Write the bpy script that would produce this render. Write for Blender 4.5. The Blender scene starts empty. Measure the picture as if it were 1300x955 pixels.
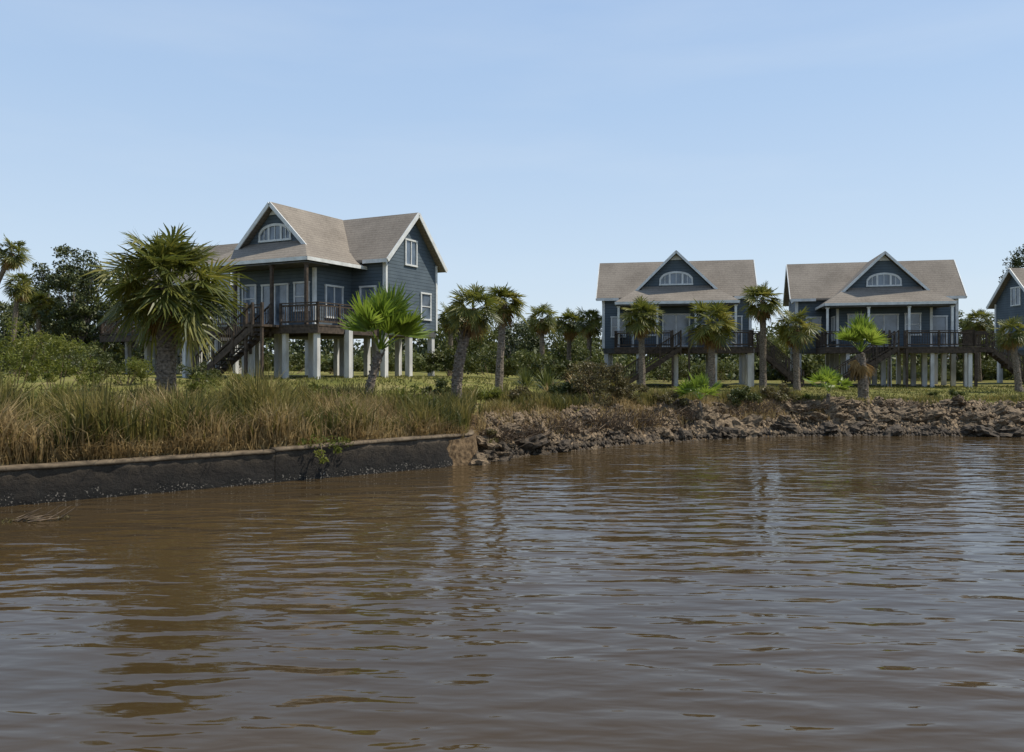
import bpy, math, random, bmesh
import numpy as np
from mathutils import Vector, Matrix, noise
random.seed(7)
scene=bpy.context.scene
COL=scene.collection
R=math.radians
FPX=1011.0; HZ=462.0; CH=2.6
def ax(px,Y): return (px-650)/FPX*Y
def az(py,Y): return CH-(py-HZ)/FPX*Y

# ------------------------------------------------------------ materials
def newmat(name):
    m=bpy.data.materials.new(name); m.use_nodes=True
    nt=m.node_tree; b=nt.nodes['Principled BSDF']
    return m,nt,b
def N(nt,t,**kw):
    n=nt.nodes.new(t)
    for k,v in kw.items(): setattr(n,k,v)
    return n
def ramp(nt,cols,interp='LINEAR'):
    r=nt.nodes.new('ShaderNodeValToRGB'); r.color_ramp.interpolation=interp
    e=r.color_ramp.elements
    while len(e)<len(cols): e.new(0.5)
    for i,(p,c) in enumerate(cols):
        e[i].position=p; e[i].color=(c[0],c[1],c[2],1)
    return r
def simple(name,c1,c2,scale=8,rough=.7,bump=.0,stretch=(1,1,1),detail=5,spec=.3):
    m,nt,b=newmat(name)
    tc=N(nt,'ShaderNodeTexCoord'); mp=N(nt,'ShaderNodeMapping'); mp.inputs['Scale'].default_value=stretch
    n=N(nt,'ShaderNodeTexNoise'); n.inputs['Scale'].default_value=scale; n.inputs['Detail'].default_value=detail
    r=ramp(nt,[(.3,c1),(.7,c2)])
    nt.links.new(tc.outputs['Object'],mp.inputs[0]); nt.links.new(mp.outputs[0],n.inputs['Vector'])
    nt.links.new(n.outputs['Fac'],r.inputs[0]); nt.links.new(r.outputs[0],b.inputs['Base Color'])
    b.inputs['Roughness'].default_value=rough; b.inputs['Specular IOR Level'].default_value=spec
    if bump:
        bp=N(nt,'ShaderNodeBump'); bp.inputs['Strength'].default_value=bump; bp.inputs['Distance'].default_value=.03
        nt.links.new(n.outputs['Fac'],bp.inputs['Height']); nt.links.new(bp.outputs[0],b.inputs['Normal'])
    return m
def foliage(name,cols,transl=.35,rough=.5,spec=.3,nscale=1.1):
    m,nt,b=newmat(name)
    g=N(nt,'ShaderNodeNewGeometry')
    k=len(cols)
    r=ramp(nt,[(i/(k-1),c) for i,c in enumerate(cols)])
    tc=N(nt,'ShaderNodeTexCoord'); n=N(nt,'ShaderNodeTexNoise'); n.inputs['Scale'].default_value=nscale; n.inputs['Detail'].default_value=3
    mr=N(nt,'ShaderNodeMapRange'); mr.inputs[1].default_value=.32; mr.inputs[2].default_value=.68
    mx=N(nt,'ShaderNodeMath',operation='MULTIPLY_ADD'); mx.inputs[1].default_value=.45
    hv=N(nt,'ShaderNodeMath',operation='MULTIPLY'); hv.inputs[1].default_value=.55
    nt.links.new(tc.outputs['Object'],n.inputs['Vector']); nt.links.new(n.outputs['Fac'],mr.inputs[0])
    nt.links.new(mr.outputs[0],hv.inputs[0])
    nt.links.new(g.outputs['Random Per Island'],mx.inputs[0]); nt.links.new(hv.outputs[0],mx.inputs[2])
    nt.links.new(mx.outputs[0],r.inputs[0]); nt.links.new(r.outputs[0],b.inputs['Base Color'])
    b.inputs['Roughness'].default_value=rough; b.inputs['Specular IOR Level'].default_value=spec
    if transl>0:
        t=N(nt,'ShaderNodeBsdfTranslucent'); ms=N(nt,'ShaderNodeMixShader'); ms.inputs[0].default_value=transl
        nt.links.new(r.outputs[0],t.inputs['Color'])
        out=nt.nodes['Material Output']
        nt.links.new(b.outputs[0],ms.inputs[1]); nt.links.new(t.outputs[0],ms.inputs[2]); nt.links.new(ms.outputs[0],out.inputs['Surface'])
    return m

def lapsiding():
    m,nt,b=newmat('lap_siding')
    tc=N(nt,'ShaderNodeTexCoord'); sp=N(nt,'ShaderNodeSeparateXYZ'); nt.links.new(tc.outputs['Object'],sp.inputs[0])
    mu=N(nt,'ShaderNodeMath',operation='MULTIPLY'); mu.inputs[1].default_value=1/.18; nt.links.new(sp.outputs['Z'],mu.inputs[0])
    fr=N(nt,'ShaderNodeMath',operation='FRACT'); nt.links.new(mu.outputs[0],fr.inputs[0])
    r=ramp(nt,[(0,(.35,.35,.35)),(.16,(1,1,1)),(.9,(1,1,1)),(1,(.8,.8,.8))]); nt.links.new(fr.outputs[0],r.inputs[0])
    n=N(nt,'ShaderNodeTexNoise'); n.inputs['Scale'].default_value=1.4; n.inputs['Detail'].default_value=6; nt.links.new(tc.outputs['Object'],n.inputs['Vector'])
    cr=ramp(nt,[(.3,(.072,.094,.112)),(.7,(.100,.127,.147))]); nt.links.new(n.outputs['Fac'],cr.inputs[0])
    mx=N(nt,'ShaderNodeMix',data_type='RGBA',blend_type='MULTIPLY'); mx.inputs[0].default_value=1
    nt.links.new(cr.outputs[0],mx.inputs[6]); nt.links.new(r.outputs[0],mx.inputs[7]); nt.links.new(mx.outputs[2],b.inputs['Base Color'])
    bp=N(nt,'ShaderNodeBump'); bp.inputs['Strength'].default_value=.6; bp.inputs['Distance'].default_value=.02; bp.invert=True
    nt.links.new(fr.outputs[0],bp.inputs['Height']); nt.links.new(bp.outputs[0],b.inputs['Normal'])
    b.inputs['Roughness'].default_value=.65; b.inputs['Specular IOR Level'].default_value=.25
    return m
def shingle():
    m,nt,b=newmat('roof_shingle')
    tc=N(nt,'ShaderNodeTexCoord')
    n=N(nt,'ShaderNodeTexNoise'); n.inputs['Scale'].default_value=9; n.inputs['Detail'].default_value=8; n.inputs['Roughness'].default_value=.9
    n2=N(nt,'ShaderNodeTexNoise'); n2.inputs['Scale'].default_value=.6; n2.inputs['Detail'].default_value=4
    nt.links.new(tc.outputs['Object'],n.inputs['Vector']); nt.links.new(tc.outputs['Object'],n2.inputs['Vector'])
    sp=N(nt,'ShaderNodeSeparateXYZ'); nt.links.new(tc.outputs['Object'],sp.inputs[0])
    mu=N(nt,'ShaderNodeMath',operation='MULTIPLY'); mu.inputs[1].default_value=1/.15; nt.links.new(sp.outputs['Z'],mu.inputs[0])
    fr=N(nt,'ShaderNodeMath',operation='FRACT'); nt.links.new(mu.outputs[0],fr.inputs[0])
    r=ramp(nt,[(0,(.62,.62,.62)),(.25,(1,1,1)),(1,(.92,.92,.92))]); nt.links.new(fr.outputs[0],r.inputs[0])
    ad=N(nt,'ShaderNodeMath',operation='MULTIPLY_ADD'); ad.inputs[1].default_value=.72
    h=N(nt,'ShaderNodeMath',operation='MULTIPLY'); h.inputs[1].default_value=.28
    nt.links.new(n2.outputs['Fac'],h.inputs[0]); nt.links.new(n.outputs['Fac'],ad.inputs[0]); nt.links.new(h.outputs[0],ad.inputs[2])
    cr=ramp(nt,[(.38,(.150,.128,.104)),(.62,(.31,.268,.218))]); nt.links.new(ad.outputs[0],cr.inputs[0])
    mx=N(nt,'ShaderNodeMix',data_type='RGBA',blend_type='MULTIPLY'); mx.inputs[0].default_value=1
    nt.links.new(cr.outputs[0],mx.inputs[6]); nt.links.new(r.outputs[0],mx.inputs[7]); nt.links.new(mx.outputs[2],b.inputs['Base Color'])
    b.inputs['Roughness'].default_value=.95; b.inputs['Specular IOR Level'].default_value=.08
    return m
M={}
M['siding']=lapsiding(); M['shingle']=shingle()
M['white']=simple('white_trim',(.52,.52,.49),(.72,.72,.69),3,.5)
M['post']=simple('concrete_piling',(.40,.385,.355),(.66,.64,.60),2.5,.8,stretch=(1,1,.4))
M['deck']=simple('weathered_wood',(.03,.022,.016),(.10,.072,.052),6,.8)
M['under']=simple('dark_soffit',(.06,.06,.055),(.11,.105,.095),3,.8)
M['pane']=simple('window_glass',(.035,.05,.065),(.17,.21,.26),1.3,.08,spec=.9)
M['trunk']=simple('palm_bark',(.055,.043,.032),(.27,.215,.16),12,.95,.9,stretch=(1,1,1.6))
M['trunkgrey']=simple('grey_bark',(.09,.08,.065),(.22,.19,.16),10,.95,.7)
M['palm']=foliage('palm_leaf',[(.032,.045,.010),(.085,.10,.018),(.185,.18,.03),(.32,.265,.06)],.42,.45,.4,.9)
M['palmyoung']=foliage('young_palm_leaf',[(.09,.14,.018),(.18,.25,.028),(.29,.34,.05)],.48,.4,.5)
M['dead']=foliage('dead_palm_leaf',[(.10,.06,.022),(.24,.145,.055),(.36,.24,.10)],.28,.8,.1)
M['tree']=foliage('tree_leaf',[(.022,.034,.012),(.06,.072,.02),(.125,.13,.038)],0)
M['tree2']=foliage('pale_tree_leaf',[(.042,.056,.014),(.11,.125,.03),(.20,.20,.06)],.3)
M['shrub']=foliage('shrub_leaf',[(.055,.072,.012),(.14,.155,.024),(.26,.25,.05)],.42)
M['shrubdark']=foliage('dark_shrub_leaf',[(.025,.037,.010),(.07,.082,.018),(.15,.145,.04)],.3)
M['russet']=foliage('russet_shrub_leaf',[(.06,.045,.02),(.13,.105,.04),(.18,.165,.055)],.3)
M['reed']=foliage('reed_blade',[(.035,.048,.012),(.11,.11,.026),(.24,.195,.055),(.38,.29,.115)],.4,nscale=.8)
M['dryreed']=foliage('dry_reed_blade',[(.16,.11,.045),(.34,.24,.105),(.50,.385,.19)],.34,.7,nscale=.9)
M['lawnblade']=foliage('lawn_blade',[(.09,.10,.022),(.165,.16,.04),(.26,.22,.08)],.3,.7)
M['stem']=simple('twig_bark',(.07,.05,.03),(.25,.175,.11),9,.9)
M['rock']=simple('limestone_rock',(.030,.021,.013),(.27,.195,.118),4.5,.95,1.0,detail=8)
M['rockdark']=simple('wet_dark_rock',(.014,.011,.008),(.10,.072,.044),4.5,.8,1.0,detail=8)

def ground_mat():
    m,nt,b=newmat('lawn_and_bank_soil')
    tc=N(nt,'ShaderNodeTexCoord'); sp=N(nt,'ShaderNodeSeparateXYZ'); nt.links.new(tc.outputs['Object'],sp.inputs[0])
    n=N(nt,'ShaderNodeTexNoise'); n.inputs['Scale'].default_value=.45; n.inputs['Detail'].default_value=8; n.inputs['Roughness'].default_value=.65
    n3=N(nt,'ShaderNodeTexNoise'); n3.inputs['Scale'].default_value=9; n3.inputs['Detail'].default_value=6
    for q in (n,n3): nt.links.new(tc.outputs['Object'],q.inputs['Vector'])
    lawn=ramp(nt,[(.32,(.085,.095,.022)),(.5,(.155,.148,.036)),(.66,(.24,.195,.085))]); nt.links.new(n.outputs['Fac'],lawn.inputs[0])
    soil=ramp(nt,[(.3,(.035,.023,.013)),(.7,(.16,.11,.062))]); nt.links.new(n3.outputs['Fac'],soil.inputs[0])
    ad=N(nt,'ShaderNodeMath',operation='MULTIPLY_ADD'); ad.inputs[1].default_value=.5; nt.links.new(n3.outputs['Fac'],ad.inputs[0]); nt.links.new(sp.outputs['Z'],ad.inputs[2])
    mr=N(nt,'ShaderNodeMapRange'); mr.inputs[1].default_value=1.22; mr.inputs[2].default_value=1.36; nt.links.new(ad.outputs[0],mr.inputs[0])
    mx=N(nt,'ShaderNodeMix',data_type='RGBA'); nt.links.new(mr.outputs[0],mx.inputs[0]); nt.links.new(soil.outputs[0],mx.inputs[6]); nt.links.new(lawn.outputs[0],mx.inputs[7])
    nt.links.new(mx.outputs[2],b.inputs['Base Color']); b.inputs['Roughness'].default_value=.95; b.inputs['Specular IOR Level'].default_value=.1
    bp=N(nt,'ShaderNodeBump'); bp.inputs['Distance'].default_value=.08; nt.links.new(n3.outputs['Fac'],bp.inputs['Height']); nt.links.new(bp.outputs[0],b.inputs['Normal'])
    return m
def water_mat():
    m,nt,b=newmat('river_water')
    tc=N(nt,'ShaderNodeTexCoord')
    def nz(sc,rot,detail,rough=.5,dist=0.):
        mp=N(nt,'ShaderNodeMapping'); mp.inputs['Scale'].default_value=sc; mp.inputs['Rotation'].default_value=(0,0,R(rot))
        n=N(nt,'ShaderNodeTexNoise'); n.inputs['Scale'].default_value=1; n.inputs['Detail'].default_value=detail; n.inputs['Roughness'].default_value=rough; n.inputs['Distortion'].default_value=dist
        nt.links.new(tc.outputs['Object'],mp.inputs[0]); nt.links.new(mp.outputs[0],n.inputs['Vector']); return n
    a=nz((.9,2.8,1),28,1.5,.42,.4); c=nz((2.8,7.5,1),14,1.5,.45,.3); d=nz((.11,.26,1),20,2); f=nz((1.0,2.2,1),-20,1)
    m1=N(nt,'ShaderNodeMath',operation='MULTIPLY_ADD'); m1.inputs[1].default_value=.20; nt.links.new(c.outputs['Fac'],m1.inputs[0]); nt.links.new(a.outputs['Fac'],m1.inputs[2])
    m2=N(nt,'ShaderNodeMath',operation='MULTIPLY_ADD'); m2.inputs[1].default_value=.55; nt.links.new(f.outputs['Fac'],m2.inputs[0]); nt.links.new(m1.outputs[0],m2.inputs[2])
    mr=N(nt,'ShaderNodeMapRange'); mr.inputs[1].default_value=.35; mr.inputs[2].default_value=.65; mr.inputs[3].default_value=.5; mr.inputs[4].default_value=1.15; nt.links.new(d.outputs['Fac'],mr.inputs[0])
    m3=N(nt,'ShaderNodeMath',operation='MULTIPLY'); nt.links.new(m2.outputs[0],m3.inputs[0]); nt.links.new(mr.outputs[0],m3.inputs[1])
    bp=N(nt,'ShaderNodeBump'); bp.inputs['Strength'].default_value=1; bp.inputs['Distance'].default_value=.052
    nt.links.new(m3.outputs[0],bp.inputs['Height']); nt.links.new(bp.outputs[0],b.inputs['Normal'])
    r=ramp(nt,[(.35,(.043,.028,.012)),(.65,(.058,.038,.017))]); nt.links.new(d.outputs['Fac'],r.inputs[0]); nt.links.new(r.outputs[0],b.inputs['Base Color'])
    b.inputs['Roughness'].default_value=.04; b.inputs['IOR'].default_value=1.33
    return m
def seawall_mat():
    m,nt,b=newmat('stained_concrete')
    tc=N(nt,'ShaderNodeTexCoord'); sp=N(nt,'ShaderNodeSeparateXYZ'); nt.links.new(tc.outputs['Object'],sp.inputs[0])
    n=N(nt,'ShaderNodeTexNoise'); n.inputs['Scale'].default_value=3; n.inputs['Detail'].default_value=9; n.inputs['Roughness'].default_value=.75
    n2=N(nt,'ShaderNodeTexNoise'); n2.inputs['Scale'].default_value=24; n2.inputs['Detail'].default_value=3
    for q in (n,n2): nt.links.new(tc.outputs['Object'],q.inputs['Vector'])
    ad=N(nt,'ShaderNodeMath',operation='MULTIPLY_ADD'); ad.inputs[1].default_value=1.1; nt.links.new(n.outputs['Fac'],ad.inputs[0]); nt.links.new(sp.outputs['Z'],ad.inputs[2])
    r=ramp(nt,[(.48,(.008,.007,.005)),(.72,(.021,.016,.011)),(.90,(.048,.036,.023)),(1,(.09,.067,.043))]); 
    dv=N(nt,'ShaderNodeMath',operation='MULTIPLY'); dv.inputs[1].default_value=.78; nt.links.new(ad.outputs[0],dv.inputs[0]); nt.links.new(dv.outputs[0],r.inputs[0])
    gt=N(nt,'ShaderNodeMath',operation='GREATER_THAN'); gt.inputs[1].default_value=.61; nt.links.new(n2.outputs['Fac'],gt.inputs[0])
    lt=N(nt,'ShaderNodeMath',operation='LESS_THAN'); lt.inputs[1].default_value=.70; nt.links.new(ad.outputs[0],lt.inputs[0])
    mu=N(nt,'ShaderNodeMath',operation='MULTIPLY'); nt.links.new(gt.outputs[0],mu.inputs[0]); nt.links.new(lt.outputs[0],mu.inputs[1])
    mx=N(nt,'ShaderNodeMix',data_type='RGBA'); nt.links.new(mu.outputs[0],mx.inputs[0]); nt.links.new(r.outputs[0],mx.inputs[6]); mx.inputs[7].default_value=(.20,.175,.14,1)
    nt.links.new(mx.outputs[2],b.inputs['Base Color']); b.inputs['Roughness'].default_value=.9
    bp=N(nt,'ShaderNodeBump'); bp.inputs['Strength'].default_value=1; bp.inputs['Distance'].default_value=.07; nt.links.new(n.outputs['Fac'],bp.inputs['Height']); nt.links.new(bp.outputs[0],b.inputs['Normal'])
    return m
M['ground']=ground_mat(); M['water']=water_mat(); M['seawall']=seawall_mat()
M['cap']=simple('seawall_cap_concrete',(.055,.040,.025),(.20,.150,.095),4,.9,.8,detail=9)

# ------------------------------------------------------------ mesh helpers
def link(o,parent=None):
    COL.objects.link(o)
    if parent: o.parent=parent
    return o
def empty(name,loc=(0,0,0),rz=0,label=None,cat=None,group=None):
    o=bpy.data.objects.new(name,None); o.location=loc; o.rotation_euler=(0,0,rz); link(o)
    o.empty_display_size=.2
    return tag(o,label,cat,group)
def tag(o,label=None,cat=None,group=None,kind=None):
    if label: o['label']=label
    if cat: o['category']=cat
    if group: o['group']=group
    if kind: o['kind']=kind
    return o
def np_mesh(name,V,F,mat,smooth=False):
    V=np.asarray(V,dtype=np.float32); F=np.asarray(F,dtype=np.int32); k=F.shape[1]; nf=len(F)
    me=bpy.data.meshes.new(name); me.vertices.add(len(V)); me.vertices.foreach_set('co',V.ravel())
    me.loops.add(nf*k); me.loops.foreach_set('vertex_index',F.ravel())
    me.polygons.add(nf); me.polygons.foreach_set('loop_start',np.arange(0,nf*k,k,dtype=np.int32))
    if smooth: me.polygons.foreach_set('use_smooth',np.ones(nf,dtype=bool))
    me.update(calc_edges=True); me.materials.append(mat); return me
def np_obj(name,V,F,mat,parent=None,smooth=False):
    return link(bpy.data.objects.new(name,np_mesh(name,V,F,mat,smooth)),parent)
class MB:
    def __init__(s): s.v=[]; s.f=[]
    def box(s,x0,x1,y0,y1,z0,z1):
        b=len(s.v)
        s.v+=[(x0,y0,z0),(x1,y0,z0),(x1,y1,z0),(x0,y1,z0),(x0,y0,z1),(x1,y0,z1),(x1,y1,z1),(x0,y1,z1)]
        s.f+=[(b,b+3,b+2,b+1),(b+4,b+5,b+6,b+7),(b,b+1,b+5,b+4),(b+1,b+2,b+6,b+5),(b+2,b+3,b+7,b+6),(b+3,b,b+4,b+7)]
    def ob(s,c,u,v,w):
        c,u,v,w=map(Vector,(c,u,v,w)); b=len(s.v)
        for k in (-1,1):
            for (i,j) in ((-1,-1),(1,-1),(1,1),(-1,1)): s.v.append(tuple(c+u*i+v*j+w*k))
        s.f+=[(b,b+3,b+2,b+1),(b+4,b+5,b+6,b+7),(b,b+1,b+5,b+4),(b+1,b+2,b+6,b+5),(b+2,b+3,b+7,b+6),(b+3,b,b+4,b+7)]
    def bar(s,p,q,w,h,up=(0,0,1)):
        p,q=Vector(p),Vector(q); d=q-p; L=d.length
        if L<1e-6: return
        d.normalize(); sd=d.cross(Vector(up))
        if sd.length<1e-3: sd=d.cross(Vector((1,0,0)))
        sd.normalize(); u=sd.cross(d)
        s.ob((p+q)/2,sd*w/2,u*h/2,d*L/2)
    def prism(s,pts,vec):
        b=len(s.v); n=len(pts); vec=Vector(vec)
        s.v+=[tuple(p) for p in pts]; s.v+=[tuple(Vector(p)+vec) for p in pts]
        s.f.append(tuple(range(b,b+n))); s.f.append(tuple(range(b+2*n-1,b+n-1,-1)))
        for i in range(n):
            j=(i+1)%n; s.f.append((b+i,b+n+i,b+n+j,b+j))
    def tube(s,pts,rad,n=8,jag=0):
        b=len(s.v); pts=[Vector(p) for p in pts]
        for i,p in enumerate(pts):
            d=(pts[min(i+1,len(pts)-1)]-pts[max(i-1,0)]).normalized()
            a=d.cross(Vector((0,1,.01))); 
            if a.length<1e-3: a=Vector((1,0,0))
            a.normalize(); c=d.cross(a)
            for k in range(n):
                t=2*math.pi*k/n; r=rad[i]*(1+random.uniform(-jag,jag))
                s.v.append(tuple(p+a*math.cos(t)*r+c*math.sin(t)*r))
        for i in range(len(pts)-1):
            for k in range(n):
                q=(k+1)%n; s.f.append((b+i*n+k,b+i*n+q,b+(i+1)*n+q,b+(i+1)*n+k))
        s.f.append(tuple(b+k for k in range(n-1,-1,-1))); e=b+(len(pts)-1)*n; s.f.append(tuple(e+k for k in range(n)))
    def build(s,name,mat,parent=None,smooth=False,fix=False):
        me=bpy.data.meshes.new(name); me.from_pydata(s.v,[],s.f); me.materials.append(mat)
        if fix:
            bm=bmesh.new(); bm.from_mesh(me); bmesh.ops.recalc_face_normals(bm,faces=bm.faces); bm.to_mesh(me); bm.free()
        if smooth:
            for p in me.polygons: p.use_smooth=True
        me.update(); return link(bpy.data.objects.new(name,me),parent)

# ------------------------------------------------------------ terrain
SX=[-60,-40,-16,-9.3,-1.0,-.9,-.3,.5,1.5,3.2,5.3,7.6,10,14,18.2,30,60,140]
SY=[-20,-7.6,9.7,14.5,20.5,20.9,21.7,22.8,23.6,25.2,26.6,27.9,28.8,29.0,28.4,27.2,25,18]
def shore(X):
    return np.interp(X,SX,SY)
def sm(a,b,x):
    t=np.clip((x-a)/(b-a),0,1); return t*t*(3-2*t)
def hgt(X,Y):
    X=np.asarray(X,dtype=float); Y=np.asarray(Y,dtype=float)
    t=Y-shore(X)
    P=1.1+.8*(1-sm(-5,6,X))*sm(24,37,Y)
    wallz=.66+(P-.66)*sm(.8,6,t)
    wl=np.where(t<.12,-1.2,wallz)
    wob=.25*np.sin(X*1.7)+.2*np.sin(X*4.1+1)
    bank=np.where(t<0,np.maximum(t*.45,-1.5),.05+(P-.05)*sm(-.2,2.9+wob,t))
    return np.where(X<-1.0,wl,bank)
def H(x,y): return float(hgt(x,y))
def build_ground():
    xs=np.concatenate([np.array([-1500,-600,-300,-150,-100,-80]),np.arange(-60,-20,2.),np.arange(-20,-1.2,.5),np.array([-1.1,-1.001,-.9,-.8]),np.arange(-.5,32,.35),np.arange(32,60,2.),np.array([70,100,150,300,600,1500.])])
    ts=np.concatenate([np.array([-12,-5,-2,-1,-.5,-.1,.1,.14,.35,.6]),np.arange(.8,5,.3),np.arange(5,12,.8),np.arange(12,50,3.),np.array([60,80,120,200,400,900,2500])])
    X=np.repeat(xs[:,None],len(ts),1); S=shore(xs)[:,None]; Y=S+ts[None,:]
    Z=hgt(X,Y)
    Z=Z+np.where((Y-S)>.5,.035*np.sin(X*2.3+Y)*np.cos(Y*1.7-X*.6),0)
    V=np.stack([X,Y,Z],-1).reshape(-1,3)
    nt_=len(ts); i=np.arange(len(xs)-1)[:,None]; j=np.arange(nt_-1)[None,:]
    a=(i*nt_+j).ravel(); F=np.stack([a,a+nt_,a+nt_+1,a+1],1)
    return tag(np_obj('ground',V,F,M['ground'],smooth=True),kind='structure')
build_ground()
w=MB(); w.v=[(-1500,-300,0),(1500,-300,0),(1500,60,0),(-1500,60,0)]; w.f=[(0,1,2,3)]
tag(w.build('water',M['water']),kind='structure')

def seawall(name,line,zs,label):
    root=empty(name,(line[0][0],line[0][1],0),0,label,'sea wall','concrete sea wall along the water')
    ox,oy=line[0]
    P=[Vector((a,b,0)) for a,b in line]; seg=[(P[i+1]-P[i]).length for i in range(len(P)-1)]; L=sum(seg)
    cum=[0]
    for s in seg: cum.append(cum[-1]+s)
    def at(a):
        a=max(0,min(L,a))
        for i in range(len(seg)):
            if a<=cum[i+1]+1e-6: break
        f=(a-cum[i])/seg[i]; return P[i].lerp(P[i+1],f),zs[i]+(zs[i+1]-zs[i])*f
    def nrm(a):
        d=(at(a+.15)[0]-at(a-.15)[0]).normalized(); return Vector((-d.y,d.x,0))
    k=max(4,int(L/.12)); nz=7; V=[];F=[]
    for i in range(k+1):
        a=L*i/k; p,zt=at(a); n=nrm(a); zt-=.06
        for j in range(nz+1):
            z=-1 if j==0 else -.1+(zt+.1)*(j-1)/(nz-1)
            v=Vector((p.x,p.y,z*1.3)); o=.03*noise.noise(v*1.9)+.025*noise.noise(v*6.1)-.06*max(0,1-abs(z)*4)*random.random()
            c=p+n*o; V.append((c.x-ox,c.y-oy,z))
        c=p+n*.36; V.append((c.x-ox,c.y-oy,zt)); V.append((c.x-ox,c.y-oy,-1))
    s=nz+3
    for i in range(k):
        for j in range(s-1): F.append((i*s+j,(i+1)*s+j,(i+1)*s+j+1,i*s+j+1))
    np_obj('wall_face',V,F,M['seawall'],root)
    V=[];F=[]; k2=max(4,int(L/.14))
    for i in range(k2+1):
        a=L*i/k2; p,zt=at(a); n=nrm(a); q=Vector((p.x*2,p.y*2,0)); j1=.018*noise.noise(q);j2=.013*noise.noise(q+Vector((0,0,5)))
        for (b,z) in ((-.02+j1,zt-.07),(-.035+j1,zt-.045+j2),(-.015+j1,zt+j2),(.18,zt+.010+j2),(.38,zt+j1),(.38,zt-.07)):
            c=p+n*b; V.append((c.x-ox,c.y-oy,z))
    for i in range(k2):
        for j in range(6):
            jj=(j+1)%6; F.append((i*6+j,(i+1)*6+j,(i+1)*6+jj,i*6+jj))
    for e in (0,k2*6): 
        F.append((e,e+1,e+2,e+3)); F.append((e,e+3,e+4,e+5))
    np_obj('wall_cap',V,F,M['cap'],root)
seawall('sea_wall',[(-22,5.3),(-5.2,17.45)],[.70,.71],'low stained concrete sea wall running along the reeds at left')
seawall('sea_wall',[(-5.19,17.46),(-2.2,19.65),(-1.75,20.02),(-1.42,20.42),(-1.2,20.9),(-1.08,21.5),(-1.0,22.4)],[.74,.80,.80,.79,.77,.74,.74],'higher end section of concrete sea wall curving back beside the rocks')

# ------------------------------------------------------------ houses
def window(root,o,u,w,h,n,mx=1,mz=1,door=False,arch=False):
    o=Vector(o);u=Vector(u);n=Vector(n);Z=Vector((0,0,1)); t=.09
    f=MB()
    if not arch:
        f.ob(o+u*(-w/2)+Z*h/2+n*.03,u*t/2,n*.04,Z*h/2); f.ob(o+u*(w/2)+Z*h/2+n*.03,u*t/2,n*.04,Z*h/2)
        f.ob(o+Z*h+n*.031,u*(w/2+t*.8),n*.05,Z*t/2); f.ob(o+n*.031,u*(w/2+t*.8),n*.05,Z*t/2)
        for i in range(1,mx): f.ob(o+u*(-w/2+w*i/mx)+Z*h/2+n*.028,u*.03,n*.03,Z*(h/2-t/2))
        for i in range(1,mz): f.ob(o+Z*(h*i/mz)+n*.024,u*(w/2-t/2),n*.025,Z*.025)
        fr=f.build('door' if door else 'window',M['white'],root)
        p=MB(); p.ob(o+Z*h/2+n*.01,u*w/2,n*.008,Z*h/2); p.build('pane',M['pane'],fr)
    else:
        K=10; hs=h*.38
        top=lambda x: hs+(h-hs)*math.sqrt(max(0,1-(x/(w/2))**2*.98))
        xs=[-w/2+w*i/K for i in range(K+1)]
        for i in range(K):
            a=o+u*xs[i]+Z*top(xs[i])+n*.03; b=o+u*xs[i+1]+Z*top(xs[i+1])+n*.03
            f.bar(a,b,.08,.13,up=(b-a).cross(n))
        for x in (-w/2,w/2): f.ob(o+u*x+Z*top(x)/2+n*.03,u*.05,n*.04,Z*top(x)/2)
        f.ob(o+n*.032,u*(w/2+.07),n*.05,Z*.05)
        for x in (-w*.2,w*.2): f.ob(o+u*x+Z*top(x)/2+n*.028,u*.06,n*.03,Z*top(x)/2)
        for x in (-w*.35,0,w*.35): f.ob(o+u*x+Z*top(x)/2+n*.022,u*.018,n*.025,Z*top(x)/2)
        fr=f.build('window',M['white'],root)
        p=MB(); b0=[tuple(o+u*(-w/2)+n*.002)]+[tuple(o+u*x+Z*top(x)+n*.002) for x in xs]+[tuple(o+u*(w/2)+n*.002)]
        p.prism(b0,tuple(n*.012)); p.build('pane',M['pane'],fr,fix=True)
def railing(root,pts,hh=1.0):
    m=MB(); 
    for a,b in zip(pts,pts[1:]):
        a=Vector(a);b=Vector(b); L=(b-a).length; Z=Vector((0,0,1))
        if L<.3: continue
        m.bar(a+Z*hh,b+Z*hh,.13,.045); m.bar(a+Z*(hh-.12),b+Z*(hh-.12),.04,.09); m.bar(a+Z*.12,b+Z*.12,.04,.09)
        k=max(1,round(L/.15))
        for i in range(k+1):
            p=a.lerp(b,i/k); m.bar(p+Z*.1,p+Z*(hh-.08),.03,.03)
        k=max(1,round(L/1.7))
        for i in range(k+1):
            p=a.lerp(b,i/k); m.bar(p+Z*.0,p+Z*(hh+.02),.10,.10)
    return m.build('railing',M['deck'],root)
def stairs(root,p,q,wd,n=13):
    p=Vector(p);q=Vector(q); d=q-p; hd=Vector((d.x,d.y,0)).normalized(); sd=Vector((-hd.y,hd.x,0)); m=MB(); Z=Vector((0,0,1))
    for i in range(n):
        c=p+d*((i+.5)/n); run=Vector((d.x,d.y,0)).length/n
        m.ob(c,hd*run*.55,sd*wd/2,Z*.025)
    for s in (-1,1): m.bar(p+sd*s*wd/2-Z*.08,q+sd*s*wd/2-Z*.08,.06,.30)
    st=m.build('stairs',M['deck'],root)
    m=MB()
    for s in (-1,1):
        o=sd*s*(wd/2+.02); m.bar(p+o+Z*1.0,q+o+Z*1.0,.10,.05); m.bar(p+o+Z*.25,q+o+Z*.25,.04,.07)
        for i in range(n*2+1):
            c=p.lerp(q,i/(n*2))+o; m.bar(c+Z*.22,c+Z*.98,.03,.03)
        for i in range(4):
            c=p.lerp(q,i/3)+o; m.bar(c-Z*min(.5,c.z),c+Z*1.05,.10,.10)
    m.build('handrail',M['deck'],st)
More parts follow.
